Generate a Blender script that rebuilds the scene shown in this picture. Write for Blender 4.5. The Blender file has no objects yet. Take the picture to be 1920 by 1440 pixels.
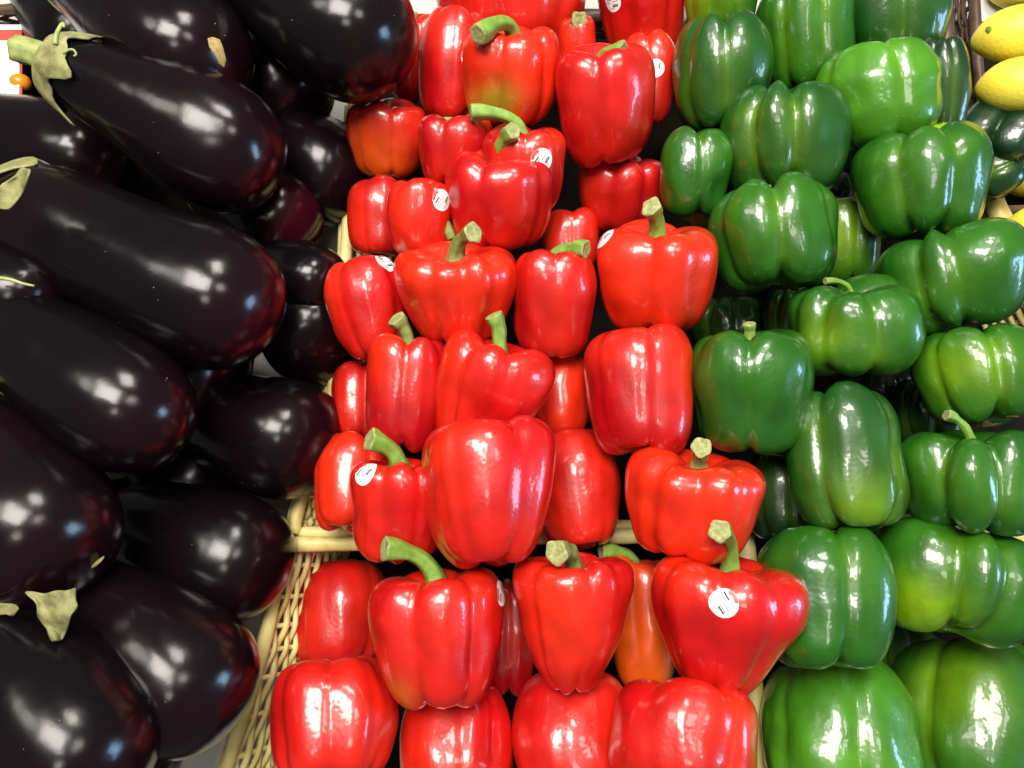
import bpy, math, zlib
import numpy as np
from mathutils import Vector, Matrix
from mathutils.bvhtree import BVHTree

# ------------------------------------------------------------------ camera
scn = bpy.context.scene
COL = scn.collection
PITCH = 46.0
FPX = 1507.0                      # focal length in photo pixels (photo is 1920 x 1440)
CAM_Z = 1.50
cam_d = bpy.data.cameras.new('camera')
cam = bpy.data.objects.new('camera', cam_d)
COL.objects.link(cam)
cam.location = (0, 0, CAM_Z)
cam.rotation_euler = (math.radians(90 - PITCH), 0, 0)
cam_d.sensor_fit = 'HORIZONTAL'
cam_d.sensor_width = 36.0
cam_d.lens = 36.0 * FPX / 1920.0
cam_d.clip_start = 0.02
cam_d.clip_end = 50
scn.camera = cam
CM = Matrix.Translation(cam.location) @ cam.rotation_euler.to_matrix().to_4x4()
CMN = np.array(CM)

# ------------------------------------------------------------------ room light (shop interior)
w = bpy.data.worlds.new('World')
scn.world = w
w.use_nodes = True
bg = w.node_tree.nodes['Background']
bg.inputs[0].default_value = (1.0, 0.98, 0.95, 1)
bg.inputs[1].default_value = 0.12
scn.view_settings.view_transform = 'Standard'
scn.view_settings.look = 'None'
scn.view_settings.exposure = 0.0
scn.view_settings.gamma = 1.0
scn.view_settings.use_curve_mapping = False
TARGET = Vector((0, 0.42, 1.06))

def lamp(name, loc, power, size, color, size_y=None, target=TARGET):
    d = bpy.data.lights.new(name, 'AREA')
    d.energy = power
    d.color = color
    if size_y:
        d.shape = 'RECTANGLE'; d.size = size; d.size_y = size_y
    else:
        d.shape = 'DISK'; d.size = size
    o = bpy.data.objects.new(name, d)
    COL.objects.link(o)
    o.location = loc
    o.rotation_euler = (target - Vector(loc)).to_track_quat('-Z', 'Y').to_euler()
    return o

WARM = (1.0, 0.95, 0.87)
lamp('ceiling_panel', (-0.22, -0.18, 2.75), 46, 0.85, WARM, 0.62)
lamp('ceiling_panel', (0.30, 0.55, 2.75), 12, 0.42, WARM, 0.34)
lamp('ceiling_spot', (-0.95, 0.05, 2.75), 4, 0.40, WARM)
lamp('ceiling_spot', (0.75, -0.35, 2.75), 5, 0.40, WARM)
lamp('ceiling_spot', (0.10, -1.30, 2.75), 5, 0.42, WARM)
lamp('window_light', (2.6, -0.25, 1.40), 24, 0.55, (0.42, 0.68, 1.0), 0.8)
cy_ = scn.cycles
cy_.use_adaptive_sampling = True; cy_.adaptive_threshold = 0.03
cy_.max_bounces = 5; cy_.diffuse_bounces = 3; cy_.glossy_bounces = 3; cy_.transmission_bounces = 1
cy_.caustics_reflective = False; cy_.caustics_refractive = False

# ------------------------------------------------------------------ geometry helpers
D0, KSL = 0.575, 0.223            # distance to the middle of the pile, and how fast it recedes up the slope
def dmid(py):
    return D0 / (1 - KSL * (720 - py) / FPX)
FLOOR = 0.070
def camp(px, py, d):
    return np.array([(px - 960) / FPX * d, (720 - py) / FPX * d, -d])
def to_world(a):
    a = np.atleast_2d(a)
    return a @ CMN[:3, :3].T + CMN[:3, 3]
def at(px, py, dz=0.0):
    """photo pixel -> camera space point on the pile plane (dz metres behind it)"""
    return camp(px, py, dmid(py) + dz)

def frame(px, py, rot, tilt):
    ray = camp(px, py, 1.0); f = -ray / np.linalg.norm(ray)
    up = np.array([0, 1.0, 0]); up -= f * up.dot(f); up /= np.linalg.norm(up)
    ri = np.cross(up, f)
    r_, t_ = math.radians(rot), math.radians(tilt)
    v = math.sin(r_) * ri + math.cos(r_) * up
    ax = math.cos(t_) * v + math.sin(t_) * f
    fr = math.cos(t_) * f - math.sin(t_) * v
    X = math.cos(r_) * ri - math.sin(r_) * up
    return np.stack([X, -fr, ax])            # rows: local X, Y, Z in camera space

def mesh_obj(name, verts, faces, mat, parent=None, smooth=True, col=None, mats=None):
    me = bpy.data.meshes.new(name)
    me.from_pydata([tuple(v) for v in verts], [], faces)
    if smooth:
        me.polygons.foreach_set('use_smooth', [True] * len(me.polygons))
    if col is not None:
        a = me.color_attributes.new('Col', 'FLOAT_COLOR', 'POINT')
        c = np.ones((len(verts), 4), np.float32); c[:, :3] = col
        a.data.foreach_set('color', c.ravel())
    me.materials.append(mat)
    me.update()
    o = bpy.data.objects.new(name, me)
    COL.objects.link(o)
    if parent:
        o.parent = parent
    return o

def tag(o, label=None, cat=None, group=None, kind=None):
    if label: o['label'] = label
    if cat: o['category'] = cat
    if group: o['group'] = group
    if kind: o['kind'] = kind
    return o

def smooth_curve(pts, n):
    """Catmull-Rom through pts, n samples"""
    p = np.array(pts, float)
    p = np.vstack([2 * p[0] - p[1], p, 2 * p[-1] - p[-2]])
    m = len(p) - 3
    u = np.linspace(0, m - 1e-6, n)
    i = u.astype(int); t = (u - i)[:, None]
    a, b, c, d = p[i], p[i + 1], p[i + 2], p[i + 3]
    return 0.5 * (2 * b + (c - a) * t + (2 * a - 5 * b + 4 * c - d) * t ** 2 + (3 * b - a - 3 * c + d) * t ** 3)

def tube(path, rad, nseg=10, cap=True, ribs=0, ribamp=0.0, twist=0.0):
    path = np.array(path, float); n = len(path)
    rad = np.broadcast_to(np.array(rad, float), (n,))
    T = np.gradient(path, axis=0); T /= np.linalg.norm(T, axis=1)[:, None] + 1e-12
    ref = np.array([0.31, 0.52, 0.79])
    if abs(T[0].dot(ref)) > 0.9: ref = np.array([1.0, 0, 0])
    N = np.cross(T[0], ref); N /= np.linalg.norm(N)
    vs = []
    th = np.linspace(0, 2 * np.pi, nseg, endpoint=False)
    for k in range(n):
        N = N - T[k] * N.dot(T[k]); N /= np.linalg.norm(N)
        B = np.cross(T[k], N)
        r = rad[k] * (1 + ribamp * np.cos(ribs * th))
        a = th + twist * k
        vs.append(path[k] + np.outer(r * np.cos(a), N) + np.outer(r * np.sin(a), B))
    V = np.vstack(vs)
    F = []
    for k in range(n - 1):
        for j in range(nseg):
            j2 = (j + 1) % nseg
            F.append((k * nseg + j, k * nseg + j2, (k + 1) * nseg + j2, (k + 1) * nseg + j))
    if cap:
        F.append(tuple(range(nseg - 1, -1, -1)))
        F.append(tuple(range((n - 1) * nseg, n * nseg)))
    return V, F

class Wob:
    """cheap smooth 3-D noise"""
    def __init__(self, seed, n=7, fmin=0.7, fmax=1.6):
        g = np.random.default_rng(seed)
        k = g.normal(size=(n, 3)); k /= np.linalg.norm(k, axis=1)[:, None]
        self.k = k * g.uniform(fmin, fmax, (n, 1)) * 2 * np.pi
        self.p = g.uniform(0, 2 * np.pi, n); self.n = n
    def __call__(self, P):
        return np.sin(P @ self.k.T + self.p).sum(1) / math.sqrt(self.n)

def sstep(a, b, x):
    t = np.clip((x - a) / (b - a), 0, 1)
    return t * t * (3 - 2 * t)

# ------------------------------------------------------------------ materials
def new_mat(name):
    m = bpy.data.materials.new(name); m.use_nodes = True
    nt = m.node_tree; b = nt.nodes['Principled BSDF']
    return m, nt, b
def nd(nt, t, **kw):
    n = nt.nodes.new(t)
    for k, v in kw.items():
        setattr(n, k, v)
    return n
def noise(nt, vec, scale, detail=3, rough=0.55):
    n = nd(nt, 'ShaderNodeTexNoise'); n.inputs['Scale'].default_value = scale
    n.inputs['Detail'].default_value = detail; n.inputs['Roughness'].default_value = rough
    nt.links.new(vec, n.inputs['Vector']); return n
def ramp(nt, fac, stops):
    n = nd(nt, 'ShaderNodeValToRGB'); e = n.color_ramp.elements
    while len(e) < len(stops): e.new(0.5)
    for i, (p, c) in enumerate(stops):
        e[i].position = p; e[i].color = (*c, 1) if len(c) == 3 else c
    nt.links.new(fac, n.inputs[0]); return n
def mixc(nt, fac, a, b, mode='MIX'):
    n = nd(nt, 'ShaderNodeMix', data_type='RGBA', blend_type=mode)
    for s, v in ((0, fac), (6, a), (7, b)):
        if hasattr(v, 'links'): nt.links.new(v, n.inputs[s])
        elif isinstance(v, (int, float)): n.inputs[s].default_value = v
        else: n.inputs[s].default_value = (*v, 1)
    return n.outputs[2]
def bump(nt, b, height, strength, dist):
    n = nd(nt, 'ShaderNodeBump'); n.inputs['Strength'].default_value = strength
    n.inputs['Distance'].default_value = dist
    nt.links.new(height, n.inputs['Height']); nt.links.new(n.outputs[0], b.inputs['Normal'])
    return n

def skin_material(name, rough, coat, coat_rough, dark, sss=0.0):
    m, nt, b = new_mat(name)
    tc = nd(nt, 'ShaderNodeTexCoord').outputs['Object']
    at_ = nd(nt, 'ShaderNodeVertexColor', layer_name='Col').outputs['Color']
    n1 = noise(nt, tc, 45, 2)
    r1 = ramp(nt, n1.outputs['Fac'], [(0.32, (dark, dark, dark)), (0.62, (1, 1, 1))])
    c = mixc(nt, 1.0, at_, r1.outputs[0], 'MULTIPLY')
    vz = nd(nt, 'ShaderNodeTexVoronoi'); vz.inputs['Scale'].default_value = 75
    nt.links.new(tc, vz.inputs['Vector'])
    dot = ramp(nt, vz.outputs['Distance'], [(0.035, (1, 1, 1)), (0.075, (0, 0, 0))])
    msk = ramp(nt, n1.outputs['Fac'], [(0.54, (0, 0, 0)), (0.66, (0.55, 0.55, 0.55))])
    c = mixc(nt, mixc(nt, 1.0, dot.outputs[0], msk.outputs[0], 'MULTIPLY'), c, (0.16, 0.07, 0.02))
    nt.links.new(c, b.inputs['Base Color'])
    n3 = noise(nt, tc, 60, 1)
    mr = nd(nt, 'ShaderNodeMapRange'); mr.inputs[3].default_value = rough - 0.06; mr.inputs[4].default_value = rough + 0.08
    nt.links.new(n3.outputs['Fac'], mr.inputs[0]); nt.links.new(mr.outputs[0], b.inputs['Roughness'])
    b.inputs['Coat Weight'].default_value = coat
    b.inputs['Coat Roughness'].default_value = coat_rough
    b.inputs['Coat IOR'].default_value = 1.45
    if sss:
        b.inputs['Subsurface Weight'].default_value = sss
        b.inputs['Subsurface Radius'].default_value = (1.0, 0.35, 0.15)
        b.inputs['Subsurface Scale'].default_value = 0.004
    mp = nd(nt, 'ShaderNodeMapping'); mp.inputs['Scale'].default_value = (1, 1, 0.45)
    nt.links.new(tc, mp.inputs[0])
    n4 = noise(nt, mp.outputs[0], 70, 1, 0.4)
    n5 = noise(nt, tc, 420, 0, 0.5)
    ad = nd(nt, 'ShaderNodeMath', operation='MULTIPLY_ADD'); ad.inputs[1].default_value = 0.07
    nt.links.new(n5.outputs['Fac'], ad.inputs[0]); nt.links.new(n4.outputs['Fac'], ad.inputs[2])
    bm_ = bump(nt, b, ad.outputs[0], 0.7, 0.0022 if dark < .74 else 0.0018)
    nt.links.new(bm_.outputs[0], b.inputs['Coat Normal'])
    return m

M_RED = skin_material('red_pepper_skin', 0.36, 0.75, 0.10, 0.74, 0.0)
M_GREEN = skin_material('green_pepper_skin', 0.36, 0.75, 0.09, 0.72, 0.0)

def eggplant_material():
    m, nt, b = new_mat('eggplant_skin')
    tc = nd(nt, 'ShaderNodeTexCoord').outputs['Object']
    at_ = nd(nt, 'ShaderNodeVertexColor', layer_name='Col').outputs['Color']
    v = nd(nt, 'ShaderNodeTexVoronoi'); v.inputs['Scale'].default_value = 130
    nt.links.new(tc, v.inputs['Vector'])
    sp = ramp(nt, v.outputs['Distance'], [(0.030, (1, 1, 1)), (0.055, (0, 0, 0))])
    n0 = noise(nt, tc, 25, 2)
    rr = ramp(nt, n0.outputs['Fac'], [(0.52, (0, 0, 0)), (0.66, (1, 1, 1))])
    f = mixc(nt, 1.0, sp.outputs[0], rr.outputs[0], 'MULTIPLY')
    c = mixc(nt, f, at_, (0.35, 0.33, 0.30))
    nt.links.new(c, b.inputs['Base Color'])
    b.inputs['IOR'].default_value = 1.42
    n3 = noise(nt, tc, 40, 3)
    mr = nd(nt, 'ShaderNodeMapRange'); mr.inputs[3].default_value = 0.12; mr.inputs[4].default_value = 0.28
    nt.links.new(n3.outputs['Fac'], mr.inputs[0]); nt.links.new(mr.outputs[0], b.inputs['Roughness'])
    n4 = noise(nt, tc, 45, 2, 0.4)
    n5 = noise(nt, tc, 500, 2, 0.5)
    ad = nd(nt, 'ShaderNodeMath', operation='MULTIPLY_ADD'); ad.inputs[1].default_value = 0.05
    nt.links.new(n5.outputs['Fac'], ad.inputs[0]); nt.links.new(n4.outputs['Fac'], ad.inputs[2])
    bump(nt, b, ad.outputs[0], 0.4, 0.0016)
    return m
M_EGG = eggplant_material()

def plain(name, c1, c2, scale, rough=0.6, bumpd=0.0006, stretch=(1, 1, 1), detail=4):
    m, nt, b = new_mat(name)
    tc = nd(nt, 'ShaderNodeTexCoord').outputs['Object']
    mp = nd(nt, 'ShaderNodeMapping'); mp.inputs['Scale'].default_value = stretch
    nt.links.new(tc, mp.inputs[0])
    n = noise(nt, mp.outputs[0], scale, detail)
    r = ramp(nt, n.outputs['Fac'], [(0.3, c1), (0.7, c2)])
    nt.links.new(r.outputs[0], b.inputs['Base Color'])
    b.inputs['Roughness'].default_value = rough
    if bumpd:
        bump(nt, b, n.outputs['Fac'], 0.6, bumpd)
    return m
M_STEM = plain('pepper_stem_skin', (0.12, 0.25, 0.03), (0.24, 0.40, 0.07), 160, 0.45)
M_STEM_DRY = plain('pepper_stem_olive', (0.10, 0.17, 0.03), (0.26, 0.33, 0.09), 220, 0.55)
M_CUT = plain('stem_cut_end', (0.19, 0.20, 0.06), (0.42, 0.45, 0.18), 380, 0.7)
M_CALYX = plain('eggplant_calyx_dry', (0.13, 0.13, 0.04), (0.36, 0.34, 0.14), 110, 0.75, 0.0030)
M_ESTEM = plain('eggplant_stem_skin', (0.22, 0.28, 0.08), (0.42, 0.46, 0.16), 150, 0.6)
M_SCAR = plain('corky_scar', (0.30, 0.20, 0.06), (0.50, 0.38, 0.13), 300, 0.8)
M_WICKER = plain('pale_wicker', (0.54, 0.40, 0.10), (0.92, 0.80, 0.36), 38, 0.45, 0.0008, (1, 1, 1), 6)
M_WICKER_OLD = plain('brown_wicker', (0.035, 0.020, 0.011), (0.14, 0.085, 0.05), 60, 0.45, 0.0010)
M_LEMON = plain('lemon_peel', (0.86, 0.68, 0.04), (0.92, 0.79, 0.09), 40, 0.42, 0)
nt = M_LEMON.node_tree; b_ = nt.nodes['Principled BSDF']
tc_ = nd(nt, 'ShaderNodeTexCoord').outputs['Object']
v_ = noise(nt, tc_, 420, 2)
bump(nt, b_, v_.outputs['Fac'], 0.35, 0.0010)
M_ORANGE = plain('orange_skin', (0.75, 0.22, 0.01), (0.85, 0.28, 0.015), 40, 0.3, 0)
M_LINER = plain('grey_liner', (0.48, 0.46, 0.42), (0.62, 0.60, 0.55), 30, 0.8, 0.0008)
M_SHELF = plain('shelf_gap_shade', (0.006, 0.005, 0.004), (0.014, 0.011, 0.008), 40, 1.0, 0)  # shelf coloured near black, so shade in the gaps is painted in
M_SHELF.node_tree.nodes['Principled BSDF'].inputs['Specular IOR Level'].default_value = 0.1
M_BACKBOARD = plain('pale_backboard', (0.50, 0.49, 0.46), (0.58, 0.57, 0.54), 12, 0.7, 0)
M_CARD = plain('white_card', (0.86, 0.85, 0.82), (0.90, 0.89, 0.87), 15, 0.6, 0)
M_CARDRED = plain('red_print', (0.52, 0.06, 0.035), (0.60, 0.08, 0.05), 15, 0.6, 0)
M_STICK = plain('sticker_paper', (0.82, 0.82, 0.80), (0.88, 0.88, 0.86), 300, 0.35, 0)
M_INK = plain('black_ink', (0.03, 0.03, 0.03), (0.06, 0.06, 0.06), 500, 0.5, 0)
M_GREYINK = plain('grey_ink', (0.45, 0.42, 0.42), (0.62, 0.58, 0.58), 900, 0.5, 0)
M_REDINK = plain('red_ink', (0.55, 0.04, 0.05), (0.72, 0.10, 0.10), 500, 0.4, 0)

# ------------------------------------------------------------------ the pile: things settle onto the floor and onto each other
CELL = 16
GX0, GY0 = -400, -400
GW, GH = 2720 // CELL, 2240 // CELL
yy = (np.arange(GH) + 0.5) * CELL + GY0
HF = np.repeat((D0 / (1 - KSL * (720 - yy) / FPX) + FLOOR)[:, None], GW, axis=1)
def cells(P):
    d = -P[:, 2]
    px = P[:, 0] / d * FPX + 960; py = 720 - P[:, 1] / d * FPX
    ix = ((px - GX0) / CELL).astype(int); iy = ((py - GY0) / CELL).astype(int)
    ok = (ix >= 0) & (ix < GW) & (iy >= 0) & (iy < GH)
    return ix[ok], iy[ok], d[ok]
def settle(P, dc, soft=0.50):
    """P: camera-space vertices placed with centre depth dc -> depth shift so that the back just touches what lies behind"""
    ix, iy, d = cells(P)
    d2 = dc + (d - dc) * soft
    back = np.full((GH, GW), -1e9); np.maximum.at(back, (iy, ix), d2)
    m = back > -1e8
    return float((HF[m] - back[m]).min())
def deposit(P):
    ix, iy, d = cells(P)
    np.minimum.at(HF, (iy, ix), d)

def place(V, M, px, py, free=None, soft=0.55, near=0.065):
    """V in units of photo pixels -> settled camera-space centre and metre scale"""
    d = dmid(py) if free is None else dmid(py) + free
    if free is None:
        for _ in range(3):
            s = d / FPX
            c = camp(px, py, d)
            d += settle(V * s @ M + c, d, soft)
            d = max(d, dmid(py) - near)
    s = d / FPX
    c = camp(px, py, d)
    deposit(V * s @ M + c)
    return c, s, d

def orient(o, c, M):
    R = CMN[:3, :3] @ M.T
    m4 = Matrix([[*R[0], 0], [*R[1], 0], [*R[2], 0], [0, 0, 0, 1]])
    m4.translation = Vector(to_world(c)[0])
    o.matrix_world = m4

# ------------------------------------------------------------------ bell peppers
NT, NS = 88, 52
PROFILE = [(0.0, 0.885), (0.12, 0.885), (0.24, 0.915), (0.38, 0.968), (0.54, 0.998), (0.72, 0.985), (0.87, 0.925), (0.965, 0.82),
           (1.0, 0.68), (0.998, 0.52), (0.98, 0.36), (0.935, 0.21), (0.84, 0.095), (0.68, 0.02), (0.50, 0.0), (0.33, 0.016), (0.15, 0.045), (0.0, 0.055)]
def pepper_body(w, h, g, taper=0.86, gd=0.09, prof=None, seed=0, depth=0.95, lump=1.0, bend=0.0, pit=1.0, dome=0.0, crisp=0.15, dent=1.0):
    rng = np.random.default_rng(seed + 77)
    pr = smooth_curve(PROFILE, NS)
    R0, Z0 = pr[:, 0].clip(0), pr[:, 1]
    th = np.linspace(0, 2 * np.pi, NT, endpoint=False)          # 0 = towards the viewer, + = to the right
    gr = [math.asin(max(-0.98, min(0.98, x))) for x in g]
    allg = sorted(gr)
    # fill the hidden far side with grooves
    lo, hi = (allg[0], allg[-1]) if allg else (0, 0)
    if not allg: allg = [-1.9, 1.9]; lo, hi = -1.9, 1.9
    span = 2 * math.pi - (hi - lo)
    nfill = max(0, int(round(span / 1.75)) - 1)
    allg = sorted(allg + [hi + span * (k + 1) / (nfill + 1) for k in range(nfill)])
    L = np.zeros(NT); lobeT = np.zeros(NT); lobeB = np.zeros(NT); lobeR = np.zeros(NT)
    ng = len(allg)
    gstr = rng.uniform(0.8, 1.2, ng) * np.array([0.6 if abs(math.sin(a)) > .7 and math.cos(a) > -.1 else 1.0 for a in allg])
    for k, a in enumerate(allg):
        dlt = (th - a + np.pi) % (2 * np.pi) - np.pi
        L = np.maximum(L, gstr[k] * (0.62 * np.exp(-(np.abs(dlt) / crisp) ** 1.15) + 0.38 * np.exp(-(dlt / 0.42) ** 2)))
        b = allg[(k + 1) % ng]; wd = (b - a) % (2 * np.pi) or 2 * np.pi
        u = ((th - a) % (2 * np.pi)) / wd
        inside = (u >= 0) & (u < 1)
        wgt = np.where(inside, np.sin(np.pi * np.clip(u, 0, 1)) ** 1.2, 0)
        lobeT += wgt * rng.uniform(-0.045, 0.045); lobeB += wgt * rng.uniform(-0.015, 0.04); lobeR += wgt * rng.uniform(-0.03, 0.05)
    Zg, Lg = np.meshgrid(Z0, L, indexing='ij')
    Rg = np.repeat(R0[:, None], NT, 1)
    T = np.repeat(th[None], NS, 0)
    k = np.arange(NS)[:, None] / (NS - 1)
    topw = sstep(0.62, 0.95, Zg) * np.where(k < 0.5, 1, 0); botw = sstep(0.36, 0.05, Zg) * np.where(k > 0.5, 1, 0)
    dep = gd * (0.90 + 0.35 * topw + 0.10 * botw)
    Rg = Rg * (1 - dep * Lg + lobeR[None])
    rim = np.sin(np.pi * np.clip(Rg, 0, 1)) ** 0.7
    Zg = Zg - topw * rim * (Lg * gd * 0.62 - lobeT[None] * lump) + botw * rim * (Lg * gd * 0.85 + lobeB[None] * lump)
    if pit != 1.0:
        Zg = np.where(k < 0.22, Zg - (pit - 1) * 0.08 * (1 - k / 0.22) ** 2, Zg)
    Rg = Rg * (1 - (1 - taper) * np.clip(1 - Zg, 0, 1.1) ** 1.15)
    if dome:
        Rg = Rg * (1 - dome * np.clip((Zg - 0.42) / 0.58, 0, 1.2) ** 2.2)
    X = Rg * np.sin(T); Y = -Rg * np.cos(T) * depth
    if prof:
        zs = [p[0] for p in prof]
        lf = np.interp(Zg, zs, [p[1] for p in prof]); rt = np.interp(Zg, zs, [p[2] for p in prof])
        kk = sstep(-0.5, 0.5, X / np.maximum(Rg, 0.05))
        X = X * (lf * (1 - kk) + rt * kk)
    X = X + bend * (1 - Zg) ** 2
    P = np.stack([X * w / 2, Y * w / 2, (Zg - 0.5) * h], -1).reshape(-1, 3)
    # dents and fine lengthwise ripples
    wob = Wob(seed, 8, 0.8, 1.7); wob2 = Wob(seed + 5, 8, 2.0, 3.6)
    Q = P / max(w, h)
    nrm = Q / (np.linalg.norm(Q, axis=1)[:, None] + 1e-9)
    nrm[:, 2] *= 0.5
    rip = np.interp(T.ravel(), np.linspace(0, 2 * np.pi, 41), np.r_[rng.normal(size=40), 0])
    core = sstep(0.0, 0.35, Rg.ravel())
    amp = w * (0.019 * (0.6 + 0.4 * dent) * wob(Q) + 0.0062 * dent * wob2(Q) + 0.0038 * rip) * core
    P = P + nrm * amp[:, None]
    P[:NT, :2] *= 0.02; P[-NT:, :2] *= 0.02
    F = []
    for a in range(NS - 1):
        for j in range(NT):
            j2 = (j + 1) % NT
            F.append((a * NT + j, (a + 1) * NT + j, (a + 1) * NT + j2, a * NT + j2))
    F.append(tuple(range(NT))); F.append(tuple(range(NS * NT - 1, (NS - 1) * NT - 1, -1)))
    return P, F, Lg.ravel(), Zg.ravel()

def lin(c):
    return np.array([(x / 255 / 12.92 if x <= 10 else ((x / 255 + 0.055) / 1.055) ** 2.4) for x in c])

PEPPER_N = [0]

def pepper(name, mat, label, cx, cy, w, h, z, rot=0, tilt=6, g=(), taper=0.86, gd=0.09, prof=None, stem=None, col=None, col2=None,
           spot=None, st=(), group=None, lump=1.0, bend=0.0, free=None, pit=1.0, depth=0.95, cat='pepper', dome=0.0, crisp=0.14, dent=1.0):
    PEPPER_N[0] += 1
    seed = zlib.crc32(label.encode()) % 100000
    return dict(z=z, n=PEPPER_N[0], f=lambda: _pepper(name, mat, label, cx, cy, w, h, rot, tilt, g, taper, gd, prof, stem, col, col2, spot, st, group,
                                      lump, bend, free, pit, depth, seed, cat, dome, crisp, dent))

def stem_mesh(P0, ax, tipc, r, seed):
    """curved ribbed stem in camera space"""
    ln = np.linalg.norm(tipc - P0)
    P1 = P0 + ax * ln * 0.55
    t = np.linspace(0, 1, 16)[:, None]
    path = (1 - t) ** 2 * P0 + 2 * t * (1 - t) * P1 + t * t * tipc
    tt = t.ravel()
    rad = r * (0.84 + 0.95 * np.exp(-tt / 0.10) + 0.30 * sstep(0.72, 0.93, tt))
    V, F = tube(path, rad, 20, False, 5, 0.09, 0.02)
    wob = Wob(seed, 6, 1, 3)
    c = V - np.repeat(path, 20, 0)
    V = V + c * (0.10 * wob(V / (ln + 1e-6)))[:, None]
    return V, F, path

def _pepper(name, mat, label, cx, cy, w, h, rot, tilt, g, taper, gd, prof, stem, col, col2, spot, st, group, lump, bend, free, pit, depth, seed, cat, dome, crisp, dent):
    rng = np.random.default_rng(seed)
    V, F, L, Z = pepper_body(w, h, g, taper, gd, prof, seed, depth, lump, bend, pit, dome, crisp, dent)
    M = frame(cx, cy, rot, tilt)
    ct, sn = math.cos(math.radians(tilt)), math.sin(math.radians(tilt))
    V[:, 0] -= (V[:, 0].max() + V[:, 0].min()) / 2
    V[:, :2] *= w / np.ptp(V[:, 0])
    for _ in range(3):
        yp = V[:, 2] * ct + V[:, 1] * sn
        V[:, 2] *= 1 + (h / np.ptp(yp) - 1) / max(ct, .3)
    yp = V[:, 2] * ct + V[:, 1] * sn
    V[:, 2] -= (yp.max() + yp.min()) / 2 / max(ct, .3)
    c, s, d = place(V, M, cx, cy, free)

    Vm = V * s
    # real skin colour: two pigments in large patches
    q = V / max(w, h)
    wb = Wob(seed + 3, 7, 0.6, 1.3)(q)
    col = np.array(col); col2 = np.array(col2)
    f1 = np.clip(0.35 + 0.40 * wb, 0, 1)[:, None]
    part = RO if mat is M_RED else col * np.array([1.5, 1.3, 1.0])
    if mat is M_RED and col is not RD and col[1] > .05: part = col2
    col = col * (1 - f1) + part * f1
    f = np.zeros(len(V))
    if mat is M_GREEN:
        f = np.clip(0.16 * L * sstep(0.1, 0.6, 1 - np.abs(2 * Z - 1)) * (1 + wb), 0, 1)
    if spot:
        for (sx, sy, sr, sa) in spot:      # centre in local x / z fractions on the near face
            dx = (q[:, 0] * max(w, h) / (w / 2) - sx); dz = (V[:, 2] / (h / 2) - sy)
            near = sstep(0.25, -0.35, V[:, 1] / (w / 2))
            f = np.clip(f + sa * np.exp(-((dx * dx + dz * dz) / sr ** 2) * (1 + 0.35 * wb)) * near, 0, 1)
    C = col * (1 - f[:, None]) + col2 * f[:, None]
    o = mesh_obj(name, Vm, F, mat, None, True, C)
    orient(o, c, M)
    tag(o, label, cat, group)
    inv = o.matrix_world.inverted()
    # stem
    ax = M[2]; P0 = c + V[:NT].mean(0) * s @ M
    if stem is None:
        tip = P0 + ax * h * s * (0.115 if tilt > 0 else 0.05) + M[0] * w * s * rng.uniform(-.03, .03); r = w * s * 0.038; dry = rng.random() < .5
    else:
        tx, ty, rp, tz = stem[:4]; dry = len(stem) > 4
        tip = camp(tx, ty, -P0[2] - tz / 100.0); r = rp * s
    SV, SF, path = stem_mesh(P0 - ax * 0.003, ax, tip, r, seed)
    def tolocal(A):
        Wd = to_world(A); m = np.array(inv)
        return Wd @ m[:3, :3].T + m[:3, 3]
    so = mesh_obj('stem', tolocal(SV), SF, M_STEM_DRY if dry else M_STEM, o)
    # cut end: dished disc with a woody ring
    last = SV[-20:]; cen = last.mean(0); T = path[-1] - path[-2]; T /= np.linalg.norm(T)
    rings = [last, cen + (last - cen) * 0.86 + T * 0.0009, cen + (last - cen) * 0.66 + T * 0.0001, cen + (last - cen) * 0.3 + T * 0.0006]
    CV = np.vstack(rings + [cen[None] + T * 0.0004]); CF = []
    for a in range(3):
        for j in range(20):
            CF.append((a * 20 + j, a * 20 + (j + 1) % 20, a * 20 + 20 + (j + 1) % 20, a * 20 + 20 + j))
    for j in range(20): CF.append((60 + j, 60 + (j + 1) % 20, 80))
    mesh_obj('cut_end', tolocal(CV), CF, M_CUT, so)
    for (sx, sy, ang, kind) in st:
        sticker(o, sx, sy, ang, kind)
    return o

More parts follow.
